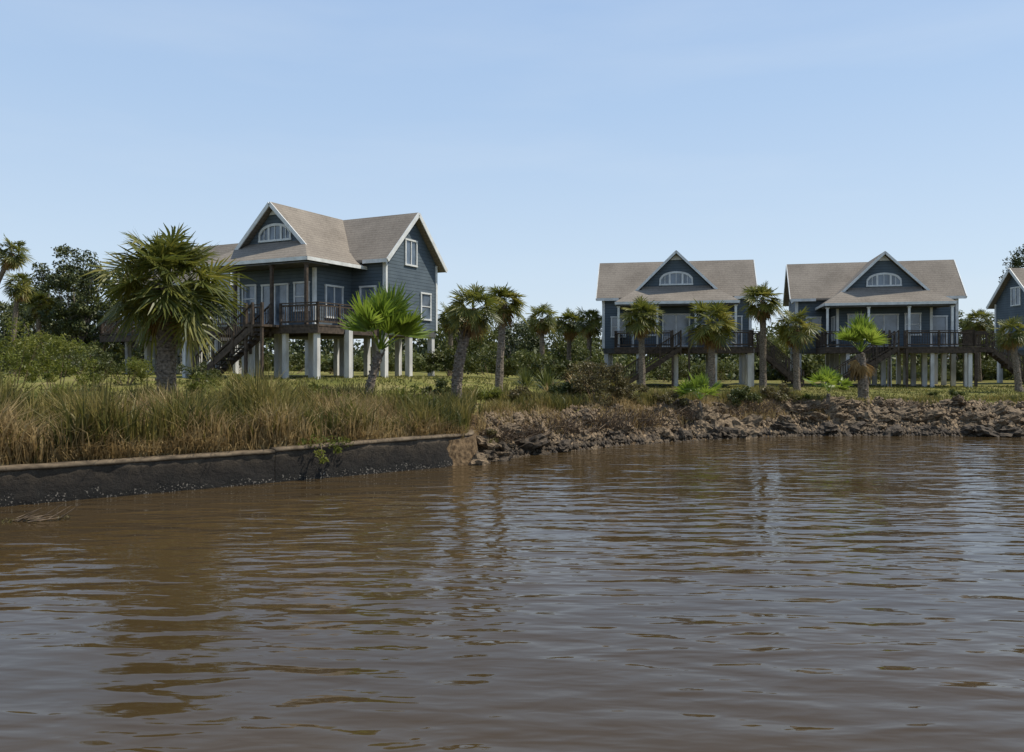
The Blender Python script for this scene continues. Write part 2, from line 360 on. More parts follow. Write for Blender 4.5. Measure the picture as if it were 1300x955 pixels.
def roofslab(m,pts,th=.14):
    m.prism(pts,(0,0,-th))
def house(label,loc,phi,HW=4.7,F=2.6,front=True,walk=None,stair=True,name='stilt_house',GX=2.3,pm='deck',DXL=None,DY=-4.85,SX0=.25,TR=.22):
    root=empty(name,loc,-R(phi),label,'house','blue cottages raised on pilings')
    S=.98; D=4.9; RZ=F+6.3; EY=-.4; yr=D/2
    ow=.42; zr=lambda y: RZ-S*abs(y-yr)
    m=MB(); we=zr(0)-.19
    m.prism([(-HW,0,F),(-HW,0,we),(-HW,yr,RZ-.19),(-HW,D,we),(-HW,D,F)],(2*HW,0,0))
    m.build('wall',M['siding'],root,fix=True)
    fx=GX+.25; fy=-2.9; gy=-3.3; sy=-4.6; sx=GX+1.25; za=lambda x: RZ-S*abs(x)
    ze=za(GX)-.86
    if front:
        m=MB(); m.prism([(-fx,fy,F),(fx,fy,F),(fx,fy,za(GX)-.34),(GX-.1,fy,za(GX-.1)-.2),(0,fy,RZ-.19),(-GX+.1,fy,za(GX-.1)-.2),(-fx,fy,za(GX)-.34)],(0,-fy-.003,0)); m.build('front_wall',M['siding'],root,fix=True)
    m=MB(); xo=HW+ow
    roofslab(m,[(-xo,EY,zr(EY)),(xo,EY,zr(EY)),(xo,yr,RZ),(-xo,yr,RZ)])
    roofslab(m,[(-xo,yr,RZ),(xo,yr,RZ),(xo,D-EY,zr(D-EY)),(-xo,D-EY,zr(D-EY))])
    if front:
        zg=za(GX)
        for s in (-1,1):
            roofslab(m,[(0,gy,RZ+.012),(0,yr,RZ+.012),(s*(yr-.02 if GX>yr else GX),(.02 if GX>yr else yr-GX),za(min(GX,yr-.02))+.012)]+([(s*GX,.02,zg+.012)] if GX>yr else [])+[(s*GX,gy,zg+.012)])
            roofslab(m,[(s*GX,gy,zg+.012),(s*GX,.06,zg+.012),(s*sx,.06,ze+.012),(s*sx,sy,ze+.012)])
        roofslab(m,[(-GX,gy,zg+.012),(GX,gy,zg+.012),(sx,sy,ze+.012),(-sx,sy,ze+.012)])
        sl=(zg-ze)/(gy-sy)
        roofslab(m,[(-GX+.38,gy,zg),(GX-.38,gy,zg),(GX-.38,fy-.005,zg+sl*(fy-gy)),(-GX+.38,fy-.005,zg+sl*(fy-gy))])
    rf=m.build('roof',M['shingle'],root,fix=True)
    t=MB()
    for s in (-1,1):
        x=s*(xo+.025)
        t.bar((x,EY-.02,zr(EY)-.10),(x,yr,RZ-.10),.05,TR,up=(0,-1,1)); t.bar((x,yr,RZ-.10),(x,D-EY+.02,zr(D-EY)-.10),.05,TR,up=(0,1,1))
        t.box(s*(HW+.03)-.03,s*(HW+.03)+.03,-.03,.12,F,zr(0)-.2); t.box(s*(HW+.03)-.03,s*(HW+.03)+.03,D-.12,D+.03,F,zr(0)-.2)
        t.box(min(s*HW,s*(HW-.13)),max(s*HW,s*(HW-.13)),-.045,-.004,F,zr(0)-.2)
    for s in (-1,1):
        a,b=(s*(sx+.03) if front else 0),s*xo
        t.box(min(a,b),max(a,b),EY-.05,EY-.004,zr(EY)-.2,zr(EY)-.01)
    if front:
        for s in (-1,1):
            t.bar((0,gy-.03,RZ-.08),(s*(GX+.05),gy-.03,za(GX+.05)-.08),.06,TR-.03,up=(s*1,0,1))
            t.box(min(s*sx,s*(sx+.05)),max(s*sx,s*(sx+.05)),sy-.05,-.06,ze-.16,ze+.01)
            t.box(min(s*fx,s*(fx-.12)),max(s*fx,s*(fx-.12)),fy-.035,fy-.003,F,F+2.9)
            t.box(min(s*(fx+.003),s*(fx+.035)),max(s*(fx+.003),s*(fx+.035)),fy-.035,fy+.12,F,F+2.9)
        t.box(-sx-.05,sx+.05,sy-.05,sy-.004,ze-.16,ze+.012)
        t.prism([(-.38,fy-.05,RZ-.58),(.38,fy-.05,RZ-.58),(0,fy-.05,RZ-.2)],(0,.045,0))
    t.build('trim',M['white'],rf)
    if front:
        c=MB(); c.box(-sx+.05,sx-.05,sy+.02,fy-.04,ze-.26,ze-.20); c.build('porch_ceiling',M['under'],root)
        for x in (-sx+.2,-1.2,1.2,sx-.2):
            c=MB(); c.box(x-.07,x+.07,sy+.12,sy+.26,F,ze-.21); c.box(x-.11,x+.11,sy+.08,sy+.30,ze-.33,ze-.262); c.build('porch_post',M[pm],root)
    Xa=(1,0,0); nf=(0,-1,0)
    if front:
        window(root,(0,fy,zg+.36),Xa,2.05,.80,nf,arch=True)
        window(root,(0,fy,F+.06),Xa,1.7,2.1,nf,mx=2,door=True)
        window(root,(-1.75,fy,F+.8),Xa,.9,1.4,nf,mz=2); window(root,(1.75,fy,F+.8),Xa,.9,1.4,nf,mz=2)
        for s in (-1,1): window(root,(s*fx,-1.45,F+.5),(0,1,0),1.3,1.6,(s,0,0),mx=2)
        for s in (-1,1):
            if s<0 and DXL is not None: window(root,(s*(HW+fx)/2,0,F+.8),Xa,.95,1.4,nf,mz=2)
            else: window(root,(s*(HW+fx)/2,0,F+.06),Xa,.95,2.1,nf,mz=2,door=True)
    else:
        for x in (-3,0,3): window(root,(x,0,F+.7),Xa,1.1,1.5,nf,mz=2)
    for s in (-1,1):
        window(root,(s*HW,2.3,F+3.45),(0,1,0),1.05,1.35,(s,0,0),mx=2,mz=1)
        window(root,(s*HW,3.75,F+.6),(0,1,0),.95,1.45,(s,0,0),mx=1,mz=2)
    DX0,DX1=(-HW+.1 if DXL is None else DXL),HW-.3
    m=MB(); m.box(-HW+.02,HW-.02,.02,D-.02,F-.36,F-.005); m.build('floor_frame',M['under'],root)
    m=MB(); m.box(DX0,DX1,DY,-.02,F-.10,F-.01); m.box(DX0,DX1,DY+.02,DY+.08,F-.42,F-.10); m.box(DX1-.08,DX1-.02,DY+.1,-.03,F-.42,F-.10); m.box(DX0+.02,DX0+.08,DY+.1,-.03,F-.42,F-.10)
    for i in range(9): 
        y=DY+.6+i*.5
        if y<-.2: m.box(DX0+.1,DX1-.1,y,y+.05,F-.34,F-.10)
    if walk:
        wx=HW+walk[1]; a,b=(DX1,wx) if walk[0]>0 else (-wx,DX0)
        m.box(a,b,-2.6,-1.1,F-.098,F-.008); m.box(a,b,-2.58,-2.52,F-.34,F-.10); m.box(a,b,-1.18,-1.12,F-.34,F-.10)
    m.build('deck',M['deck'],root)
    y=DY+.07
    if stair: railing(root,[(DX0+.06,-.1,F),(DX0+.06,y,F),(SX0-.6,y,F)]); railing(root,[(SX0+.6,y,F),(DX1-.06,y,F),(DX1-.06,(-2.6 if walk and walk[0]>0 else -.1),F)])
    else: railing(root,[(DX0+.06,-.1,F),(DX0+.06,y,F),(DX1-.06,y,F),(DX1-.06,-.1,F)])
    if walk:
        s=walk[0]; a=DX1-.06 if s>0 else DX0+.06
        railing(root,[(a,-2.55,F),(s*wx,-2.55,F)]); railing(root,[(s*(HW+.05),-1.15,F),(s*wx,-1.15,F)])
        stairs(root,(s*wx,-1.85,F-.1),(s*(wx+2.7),-1.85,0.05),1.2)
        for x in np.arange(HW+.4,wx+.01,1.6):
            for yy in (-2.5,-1.2):
                c=MB(); c.box(s*x-.08,s*x+.08,yy-.08,yy+.08,-.5,F-.35); c.build('walkway_post',M['deck'],root)
    if stair:
        stairs(root,(SX0,DY-.55,F-.05),(SX0-3.8,DY-.55,0.05),1.1)
        m=MB(); m.box(SX0-.6,SX0+.6,DY-1.15,DY-.003,F-.12,F-.015); m.build('stair_landing',M['deck'],root)
        for x in (SX0-.5,SX0+.5):
            c=MB(); c.box(x-.06,x+.06,DY-1.1,DY-.98,-.4,F+1.0); c.build('landing_post',M['deck'],root)
    for x in np.linspace(-HW+.22,HW-.22,5):
        for yy in (.22,D/2,D-.22,max(-2.7,DY+.25),DY+.25):
            x1=x
            if yy<-.1 and x<DX0+.1:
                continue
            if yy<-4 and x>DX1-.2: x1=DX1-.25
            if yy==DY+.25 and DY>-3: continue
            c=MB(); r=.145 if yy>-4 else .11
            c.box(x1-r,x1+r,yy-r,yy+r,-.6,F-.345 if yy>0 else F-.11)
            c.build('piling',M['post'],root)
    return root
house('nearest blue cottage on white pilings, its right gable end and front gable both showing',(-10.7,43.0,1.85),26.8,SX0=1.5)
house('blue cottage left of centre shoreline palms, middle one of the row facing the water',(11.3,55,1.08),11,HW=5.0,walk=(1,.3),GX=2.6,pm='white',DXL=-3.9,TR=.18)
house('blue cottage near the right edge with dark stairs going down on its right side',(25.3,55.5,1.10),14,HW=5.2,walk=(1,1.4),GX=2.65,pm='white',DXL=-3.9,TR=.18)
house('blue cottage cut off by the right edge of the view, only its gable end showing',(43.0,58.2,1.1),0,HW=4.7,F=2.5)
house('blue cottage mostly hidden behind the big palm and the nearest cottage',(-23.5,53.9,1.9),27,HW=4.2,front=False,stair=False,DY=-1.9)

# ------------------------------------------------------------ palms
def palm_crown_np(seed,nf,emin,emax,pet,leaf,nl=22,droop=.35,spread=115,width=.055,tilt=(10,30),pw=.85):
    rg=random.Random(seed); V=[];F=[]
    def quad(a,b,c,d):
        i=len(V); V.extend([tuple(a),tuple(b),tuple(c),tuple(d)]); F.append((i,i+1,i+2,i+3))
    for k in range(nf):
        azm=k*2.399963+rg.uniform(-.3,.3); u=(k+.5)/nf
        el=R(emax+(emin-emax)*u**pw+rg.uniform(-11,11))
        h=Vector((math.cos(azm),math.sin(azm),0)); Z=Vector((0,0,1))
        d=(h*math.cos(el)+Z*math.sin(el)).normalized()
        L=pet*rg.uniform(.7,1.25); sag=.12*L
        p0=Vector((0,0,0))+d*.05; p1=d*L-Z*sag
        side=Vector((-h.y,h.x,0)); 
        pw_=.020
        q=(p0+p1)/2+Z*sag*.4
        quad(p0-side*pw_,p0+side*pw_,q+side*pw_*.7,q-side*pw_*.7)
        quad(q-side*pw_*.7,q+side*pw_*.7,p1+side*pw_*.5,p1-side*pw_*.5)
        e2=el-R(rg.uniform(*tilt)); f=(h*math.cos(e2)+Z*math.sin(e2)).normalized()
        roll=R(rg.uniform(-45,45)); up=side.cross(f)*-1
        up.normalize(); s2=(side*math.cos(roll)+up*math.sin(roll)).normalized(); up2=f.cross(s2)*-1
        lf=leaf*rg.uniform(.75,1.15)
        for j in range(nl):
            a=R(-spread+2*spread*j/(nl-1))+rg.uniform(-.05,.05)
            dd=f*math.cos(a)+s2*math.sin(a)
            base=p1+f*(lf*.14*max(0,math.cos(a)))+up2*(-.04*abs(math.sin(a)))
            ll=lf*(.62+.38*math.cos(a*.55))*rg.uniform(.8,1.14)
            wv=(s2*math.cos(a)-f*math.sin(a))*width*.5+up2*width*.18*(1 if j%2 else -1)
            m1=base+dd*ll*.55+up2*(.05*ll)-Z*droop*ll*.10
            tip=base+dd*ll*.92-Z*droop*ll*rg.uniform(.2,.85)
            i=len(V); V.extend([tuple(base-wv*.45),tuple(base+wv*.45),tuple(m1+wv),tuple(m1-wv),tuple(tip+wv*.12),tuple(tip-wv*.12)])
            F.append((i,i+1,i+2,i+3)); F.append((i+3,i+2,i+4,i+5))
    return np.array(V),np.array(F)
CR={}
def getcrown(kind):
    if kind in CR: return CR[kind]
    if kind=='mature0': g=palm_crown_np(1,44,-42,84,.46,.52,nl=20,width=.042); mt='palm'
    if kind=='mature1': g=palm_crown_np(2,38,-48,82,.48,.50,nl=20,width=.042); mt='palm'
    if kind=='mature2': g=palm_crown_np(3,32,-48,80,.44,.53,nl=18,width=.045); mt='palm'
    if kind=='big': g=palm_crown_np(4,76,-44,88,.48,.46,nl=24,width=.028,droop=.42); mt='palm'
    if kind=='young': g=palm_crown_np(5,22,40,90,.58,.66,nl=22,droop=.10,spread=58,tilt=(-12,12),width=.045); mt='palmyoung'
    if kind=='sprout': g=palm_crown_np(6,15,25,85,.55,.55,nl=14,droop=.15,spread=75,width=.06,tilt=(-10,10)); mt='palmyoung'
    if kind=='dead': g=palm_crown_np(8,16,-86,-40,.42,.42,nl=12,droop=.5,spread=60,width=.05); mt='dead'
    CR[kind]=np_mesh(kind+'_palm_crown',g[0],g[1],M[mt]); return CR[kind]
def palm(px,Y,pxc,pyc,Rc,label,kind='mature0',tr=.17,dead=True,group='cabbage palms around the cottages',bend=0,boots=True,tilt=None):
    x=ax(px,Y); z0=H(x,Y)-.1; xc=ax(pxc,Y)-x; zc=az(pyc,Y)-z0
    root=empty('palm_tree',(x,Y,z0),0,label,'palm tree',group)
    n=14; pts=[];rad=[]
    for i in range(n+1):
        t=i/n; pts.append((xc*(t**1.4)+bend*math.sin(t*math.pi),.06*math.sin(t*3+px),(zc-.05)*t)); rad.append(tr*(1.18-.25*t if t>.1 else 1.35)*random.uniform(.95,1.05))
    m=MB(); m.tube(pts,rad,11,.09)
    if boots and zc>1.2:
        k=int(max(14,(zc)*(26 if Y<30 else 8)))
        for i in range(k):
            t=.10+.90*i/k; j=t*n; i0=min(int(j),n-1); fr=j-i0
            p=Vector(pts[i0]).lerp(Vector(pts[i0+1]),fr); a=i*2.4; h=Vector((math.cos(a),math.sin(a),0)); s=Vector((-h.y,h.x,0))
            L=(.11 if t<.7 else .22)*tr/.2*random.uniform(.7,1.3); r0=tr*.86
            m.ob(p+h*(r0+L*.22)+Vector((0,0,L*.4)),s*.05*tr/.2,(h*-.7+Vector((0,0,.7)))*.018,(h*.45+Vector((0,0,.9)))*L*.6)
    m.build('trunk',M['trunk'],root,smooth=False)
    sc_=Rc*random.uniform(.95,1.05)
    c=link(bpy.data.objects.new('crown',getcrown(kind)),root); c.location=(pts[-1][0],pts[-1][1],zc); c.scale=(sc_,sc_,Rc*random.uniform(.88,1.02))
    rz=random.uniform(0,6.28); c.rotation_euler=tilt if tilt else (random.uniform(-.08,.08),random.uniform(-.08,.08),rz)
    if dead:
        d=link(bpy.data.objects.new('dead_fronds',getcrown('dead')),root); q=.85 if kind!='big' else .62; d.location=(pts[-1][0],pts[-1][1],zc-.05*Rc); d.scale=(Rc*q,)*3; d.rotation_euler=(0,0,random.uniform(0,6.28))
    return root
palm(212,22,211,364,2.12,'big full cabbage palm with thick trunk standing in the reeds at left','big',tr=.235)
palm(463,24,482,446,1.85,'bright green young palm leaning right in front of the nearest cottage','young',tr=.12,dead=False,tilt=(R(4),R(12),.6))
palm(580,24,600,392,1.05,'palm with curved leaning trunk at the end of the sea wall','mature1',tr=.15,bend=-.12)
palm(633,31,640,384,1.1,'straight slim palm just right of the leaning palm','mature0',tr=.14)
palm(815,46,814,402,1.45,'palm in front of the left side of the middle cottage','mature0',tr=.17)
palm(903,44,903,410,1.7,'broad palm in front of the right side of the middle cottage','mature1',tr=.19)
palm(969,45,968,382,1.45,'tallest palm standing between the middle cottage and the next one right','mature0',tr=.17)
palm(1012,44,1010,414,1.45,'palm at the left corner of the cottage with side stairs','mature2',tr=.16)
palm(1096,33,1092,448,1.3,'young upright palm with stout trunk on the lawn before the right cottage','young',tr=.19,dead=True)
palm(1051,31,1051,498,1.0,'small low palm on the bank left of the stout young palm','sprout',tr=.07,dead=False,boots=False)
palm(890,29,889,508,1.05,'small palm sprouting from the rocky bank below the middle cottage','sprout',tr=.05,dead=False,boots=False)
palm(1293,42,1285,422,1.1,'palm at the far right edge in front of the last cottage','mature1',tr=.15)
fp='distant palms rising above the trees'
palm(-40,50,15,320,1.35,'tallest distant palm leaning in at the top of the left edge','mature2',tr=.14,group=fp,boots=False)
palm(15,52,24,362,1.25,'second distant palm just below the leaning one at the left edge','mature2',tr=.14,group=fp,boots=False)
palm(48,56,50,385,1.2,'short distant palm among the dark trees at far left','mature0',tr=.15,group=fp,boots=False)
palm(688,58,688,404,1.5,'distant palm left of the pair between the cottages','mature1',tr=.17,group=fp,boots=False)
palm(722,61,723,410,1.6,'distant palm in the middle of the gap between cottages','mature0',tr=.17,group=fp,boots=False)
palm(748,57,748,408,1.4,'distant palm touching the left wall of the middle cottage','mature2',tr=.17,group=fp,boots=False)
palm(572,48,572,402,1.15,'distant palm just right of the nearest cottage gable end','mature2',tr=.15,group=fp,boots=False)
palm(1243,66,1242,408,1.4,'distant palm behind the side stairs at right','mature1',tr=.15,group=fp,boots=False)

# ------------------------------------------------------------ trees and shrubs
def leafmesh(seed,C,Rd,npc,size,sq=.75,asp=.42):
    rg=np.random.default_rng(seed); C=np.repeat(np.asarray(C,float),npc,0); Rd=np.repeat(np.asarray(Rd,float),npc)
    n=len(C); d=rg.normal(size=(n,3)); d/=np.linalg.norm(d,axis=1)[:,None]
    r=Rd*rg.random(n)**.45; p=C+d*r[:,None]*np.array([1,1,sq])
    a=rg.normal(size=(n,3)); a/=np.linalg.norm(a,axis=1)[:,None]; b=np.cross(a,rg.normal(size=(n,3))); b/=np.linalg.norm(b,axis=1)[:,None]+1e-9
    s=size*rg.uniform(.6,1.3,n)[:,None]
    V=np.stack([p-a*s*.5,p+b*s*asp*.5,p+a*s*.5,p-b*s*asp*.5],1).reshape(-1,3)
    F=np.arange(n*4).reshape(-1,4); return V,F
def tree(px,Y,top,Rc,label,mat='tree',n=34,npc=160,leaf=.28,seed=1,trunkfrac=.35,cat='tree',group='trees behind the cottages',name='broadleaf_tree'):
    x=ax(px,Y); z0=H(x,Y)-.2; ht=az(top,Y)-z0; rg=random.Random(seed)
    root=empty(name,(x,Y,z0),0,label,cat,group)
    C=[];Rd=[]; m=MB(); fork=Vector((rg.uniform(-.2,.2),0,ht*trunkfrac)); m.tube([(0,0,0),tuple(fork*.5),tuple(fork)],[.05*ht*.5,.04*ht*.5,.032*ht*.5],8,.1)
    ch=ht*(1-trunkfrac*.7)/2; cz=ht-ch
    for i in range(n):
        while True:
            v=Vector((rg.uniform(-1,1),rg.uniform(-1,1),rg.uniform(-1,1)))
            if .35<v.length<1: break
        rr=Rc*rg.uniform(.16,.36); c=Vector((v.x*(Rc-rr*.6),v.y*(Rc-rr*.6),cz+v.z*(ch-rr*.5)))
        C.append(tuple(c)); Rd.append(rr)
        if i%3==0: 
            mid=fork.lerp(c,.5)+Vector((0,0,-.1*ht*.3)); m.tube([tuple(fork),tuple(mid),tuple(c)],[.012*ht,.008*ht,.003*ht],5,.1)
    m.build('trunk',M['trunkgrey'],root)
    V,F=leafmesh(seed,C,Rd,npc,leaf); np_obj('crown',V,F,M[mat],root)
    return root
tree(64,60,330,2.6,'dark tree left of the big palm, shortest of three dark ones','tree',seed=11,leaf=.25,trunkfrac=.12,n=60)
tree(98,56,306,2.5,'tall dark loose crowned tree just left of the big palm','tree',seed=12,leaf=.25,n=66,trunkfrac=.15)
tree(130,64,326,2.9,'dark round tree partly hidden by the big palm','tree',seed=13,trunkfrac=.12,n=56)
tree(172,66,345,2.6,'pale green tree showing between the big palm fronds','tree2',seed=24,trunkfrac=.12,n=46)
tree(8,66,380,3.2,'low dense dark tree at the left edge below the palms','tree',seed=14,trunkfrac=.1,n=54)
tree(45,70,366,3.2,'pale green tree behind the short palm at far left','tree2',seed=19,trunkfrac=.1,n=50)
tree(1305,75,308,2.9,'tall brown green tree rising behind the last cottage at right','tree',seed=15,leaf=.26,n=46)
tree(1225,72,390,2.8,'pale green tree showing behind the stairs at right','tree2',seed=16,trunkfrac=.15,n=40)
tree(590,66,398,3.0,'rounded tree behind the two slim palms','tree2',seed=17,trunkfrac=.12,n=50)
tree(655,75,400,3.6,'low dark tree in the gap behind the slim palms','tree',seed=18,trunkfrac=.12,n=50)
tree(975,76,412,4.0,'low pale tree between the middle and right cottages','tree2',seed=20,trunkfrac=.15,n=40)
tree(228,62,415,3.4,'low dark tree under the deck line behind the big palm','tree',seed=21,trunkfrac=.15)
tree(715,78,402,4.0,'pale low tree behind the pair of distant palms','tree2',seed=22,trunkfrac=.12,n=50)

def treeline(x0,x1,y0,y1,zt,n,seed,mat,label,size=.55):
    rg=np.random.default_rng(seed); X=rg.uniform(x0,x1,n); Y=rg.uniform(y0,y1,n)
    top=zt*(.75+.25*np.sin(X*.23+seed)*np.sin(X*.071)+.18*np.sin(X*.9))
    Z=1.0+rg.random(n)**.8*top; C=np.stack([X,Y,Z],1); Rd=rg.uniform(.7,1.5,n)
    V,F=leafmesh(seed,C,Rd,60,size,.8,.5); tag(np_obj('distant_wood',V,F,M[mat]),label,'woods',kind='stuff')
treeline(-75,75,82,96,6.0,1400,31,'tree','far dark wood closing the view behind all the cottages')
treeline(-60,70,72,80,2.6,850,32,'tree2','paler low scrub in front of the far wood')

def shrub(px,Y,top,Rc,label,mat='shrub',n=14,npc=110,leaf=.10,seed=1,group='bushes on the bank',stems=10,name='shrub',sq=.8):
    x=ax(px,Y); z0=H(x,Y)-.05; ht=max(.3,az(top,Y)-z0); rg=random.Random(seed)
    root=empty(name,(x,Y,z0),0,label,'bush',group); C=[];Rd=[]
    m=MB()
    for i in range(n):
        a=rg.uniform(0,6.28); r=Rc*math.sqrt(rg.random())*.8; f=1-(r/Rc)**2*.6; rr=min(Rc,ht)*rg.uniform(.14,.30)
        c=Vector((r*math.cos(a),r*math.sin(a),(ht-rr*.7)*f*rg.uniform(.35,1)))
        C.append(tuple(c)); Rd.append(rr)
        if i<stems: m.tube([(c.x*.2,c.y*.2,0),(c.x*.6,c.y*.6,c.z*.6),(c.x*1.05,c.y*1.05,c.z+rr*.9)],[.018,.012,.005],4)
    m.build('stems',M['stem'],root)
    V,F=leafmesh(seed,C,Rd,npc,leaf,sq); V[:,2]=np.maximum(V[:,2],0.01); np_obj('foliage',V,F,M[mat],root)
    return root
S=[(12,27,396,1.8,'large yellow green bush at the left edge behind the reeds','shrub',38),
(72,29,414,1.5,'yellow green bush between the left edge bush and the dark trees','shrub',30),
(115,31,434,1.3,'rounded green bush left of the big palm trunk','shrubdark',22),
(160,33,446,1.3,'dull green bush touching the left side of the big palm trunk','shrub',20),
(255,34,456,1.1,'green bush right of the big palm trunk','shrubdark',14),
(310,30,472,.8,'light green bush below the stairs of the nearest cottage','shrub',12),
(352,21.5,474,.9,'leafy weed clump in the reeds under the nearest cottage deck','shrub',22),
(415,22.2,480,.9,'light green leafy clump left of the bright young palm base','shrub',20),
(520,22.6,484,.9,'yellow green clump between the young palm and the leaning palm','shrub',20),
(450,20.3,504,.6,'small bright leafy clump above the sea wall below the young palm','shrub',12),
(545,21.6,502,.6,'small leafy clump near the curved end of the sea wall','shrubdark',12),
(140,20,484,.7,'low green clump in the reeds left of the big palm trunk','shrubdark',14),
(265,21.5,468,.85,'yellow green clump in the reeds right of the big palm trunk','shrub',20),
(0,17.6,484,.7,'low green clump in the reeds at the very left edge','shrubdark',13),
(385,18.9,520,.45,'leafy clump just behind the sea wall above the vine','shrub',10),
(200,18,526,.45,'dark weed clump just behind the sea wall under the big palm','shrubdark',10),
(90,17,516,.5,'dull weed clump behind the sea wall near the left edge','shrub',10),
(320,19.6,500,.55,'dark leafy clump in the reeds under the cottage stairs','shrubdark',12),
(558,27,478,.8,'dull green bush left of the leaning palm trunk','shrubdark',12),
(60,19.5,466,.9,'green leafy clump in the reeds near the left edge','shrub',18),
(285,19.3,512,.5,'low leafy clump above the sea wall below the big palm','shrub',12),
(616,21.9,540,.45,'low brown green bush hiding the foot of the wall end','russet',10),
(612,27,486,.8,'yellow green bush right of the leaning palm trunk','shrub',14),
(660,27,486,.9,'tan green bush on the bank right of the straight slim palm','russet',14),
(758,28,446,1.25,'tall brown green bush on the rocky bank below the middle cottage','russet',38),
(725,28.5,474,.9,'dark bush at the left foot of the tall brown green bush','shrubdark',16),
(800,29,482,.9,'sparse bush right of the tall brown green bush','russet',16),
(850,29,492,.8,'brown low bush left of the small bank palm','russet',12),
(940,30.6,486,.9,'low olive bush on the bank right of the small palm','shrubdark',14),
(985,31.2,484,.9,'low brownish bush on the bank left of the low palm','russet',16),
(1010,31.5,494,.6,'small olive bush beside the low palm','shrub',9),
(1186,33,493,.32,'left of two small clipped shrubs on the right lawn','tree2',6),
(1215,33,491,.36,'right of two small clipped shrubs on the right lawn','tree2',6),
(575,44,432,1.8,'dense dark bush beside the gable end of the nearest cottage','shrubdark',20),
(625,50,438,2.2,'dark bush behind the straight slim palm','shrubdark',20),
(668,52,438,2.0,'grey green bush in the gap between cottages','tree2',18),
(700,50,446,1.8,'dark green bush in the gap right of the grey green one','shrubdark',18),
(740,50,438,1.8,'green bush left of the middle cottage pilings','shrubdark',16),
(1000,58,455,2.0,'dark bush under the stairs right of the middle cottage','shrubdark',14),
(290,56,445,2.2,'dark bush behind the pilings left of the nearest cottage stairs','shrubdark',16),
(370,57,444,2.6,'dark bush behind the pilings under the nearest cottage','shrubdark',20),
(430,54,450,2.0,'dark low bush behind the middle pilings of the nearest cottage','shrubdark',16),
(480,58,444,2.4,'green bush behind the right pilings of the nearest cottage','tree2',16),
(840,66,448,3.0,'dark bush behind the pilings of the middle cottage','shrubdark',18),
(920,67,450,2.6,'green bush behind the right pilings of the middle cottage','tree2',16),
(1080,67,448,3.0,'dark bush behind the left pilings of the right cottage','shrubdark',18),
(1165,68,450,3.0,'green bush behind the right pilings of the right cottage','tree2',18),
(1240,69,448,2.8,'dark bush behind the side stairs at right','shrubdark',18),
(150,56,440,2.2,'dark bush under the deck of the hidden left cottage','shrubdark',18),
(95,52,425,2.6,'tall green bush left of the hidden cottage deck','tree2',26),
(50,46,428,2.6,'broad green bush before the dark trees at far left','shrubdark',28)]
for i,(px,Y,top,rc,lb,mt,n) in enumerate(S):
    shrub(px,Y,top,rc,lb,mt,n=n,seed=100+i,leaf=.08 if Y<25 else (.11 if Y<35 else .2),npc=140 if Y<35 else 150)

def spiky(px,Y,top,label,mat,n=110,w=.05,arch=.5,name='yucca_plant',cat='plant',group='spiky plants on the lawn edge'):
    x=ax(px,Y); z0=H(x,Y)-.03; L=az(top,Y)-z0; rg=random.Random(px)
    V=[];F=[]
    for i in range(n):
        a=rg.uniform(0,6.28); e=R(rg.uniform(15,88)); h=Vector((math.cos(a),math.sin(a),0)); d=h*math.cos(e)+Vector((0,0,math.sin(e))); l=L*rg.uniform(.7,1.05)
        s=Vector((-h.y,h.x,0))*w/2; p0=h*.08; p1=p0+d*l*.55; p2=p0+d*l-Vector((0,0,l*arch*math.cos(e)))
        k=len(V); V+=[tuple(p0-s),tuple(p0+s),tuple(p1+s*.8),tuple(p1-s*.8),tuple(p2+s*.1),tuple(p2-s*.1)]; F+=[(k,k+1,k+2,k+3),(k+3,k+2,k+4,k+5)]
    o=np_obj(name,V,F,M[mat]); o.location=(x,Y,z0); tag(o,label,cat,group); return o
spiky(695,38,458,'dark spiky yucca on the lawn behind the bank','tree2',w=.06,arch=.25)
spiky(668,41,462,'smaller spiky plant left of the dark yucca','tree2',w=.06,arch=.3)
tg='tall grass tufts'
spiky(735,36,455,'large pale arching grass tuft left of the tall brown green bush','dryreed',n=260,w=.03,name='pampas_grass',group=tg)
spiky(782,37,458,'large pale arching grass tuft right of the tall brown green bush','reed',n=260,w=.03,name='pampas_grass',group=tg)
spiky(700,30,480,'tan grass tuft on the bank in the centre','dryreed',n=220,w=.025,name='grass_tuft',group=tg)
spiky(640,29,482,'tan green grass tuft below the straight slim palm','reed',n=220,w=.025,name='grass_tuft',group=tg)
spiky(835,31,490,'low tan grass tuft left of the small bank palm','dryreed',n=160,w=.025,name='grass_tuft',group=tg)
spiky(920,31,490,'low green grass tuft right of the small bank palm','reed',n=160,w=.025,name='grass_tuft',group=tg)

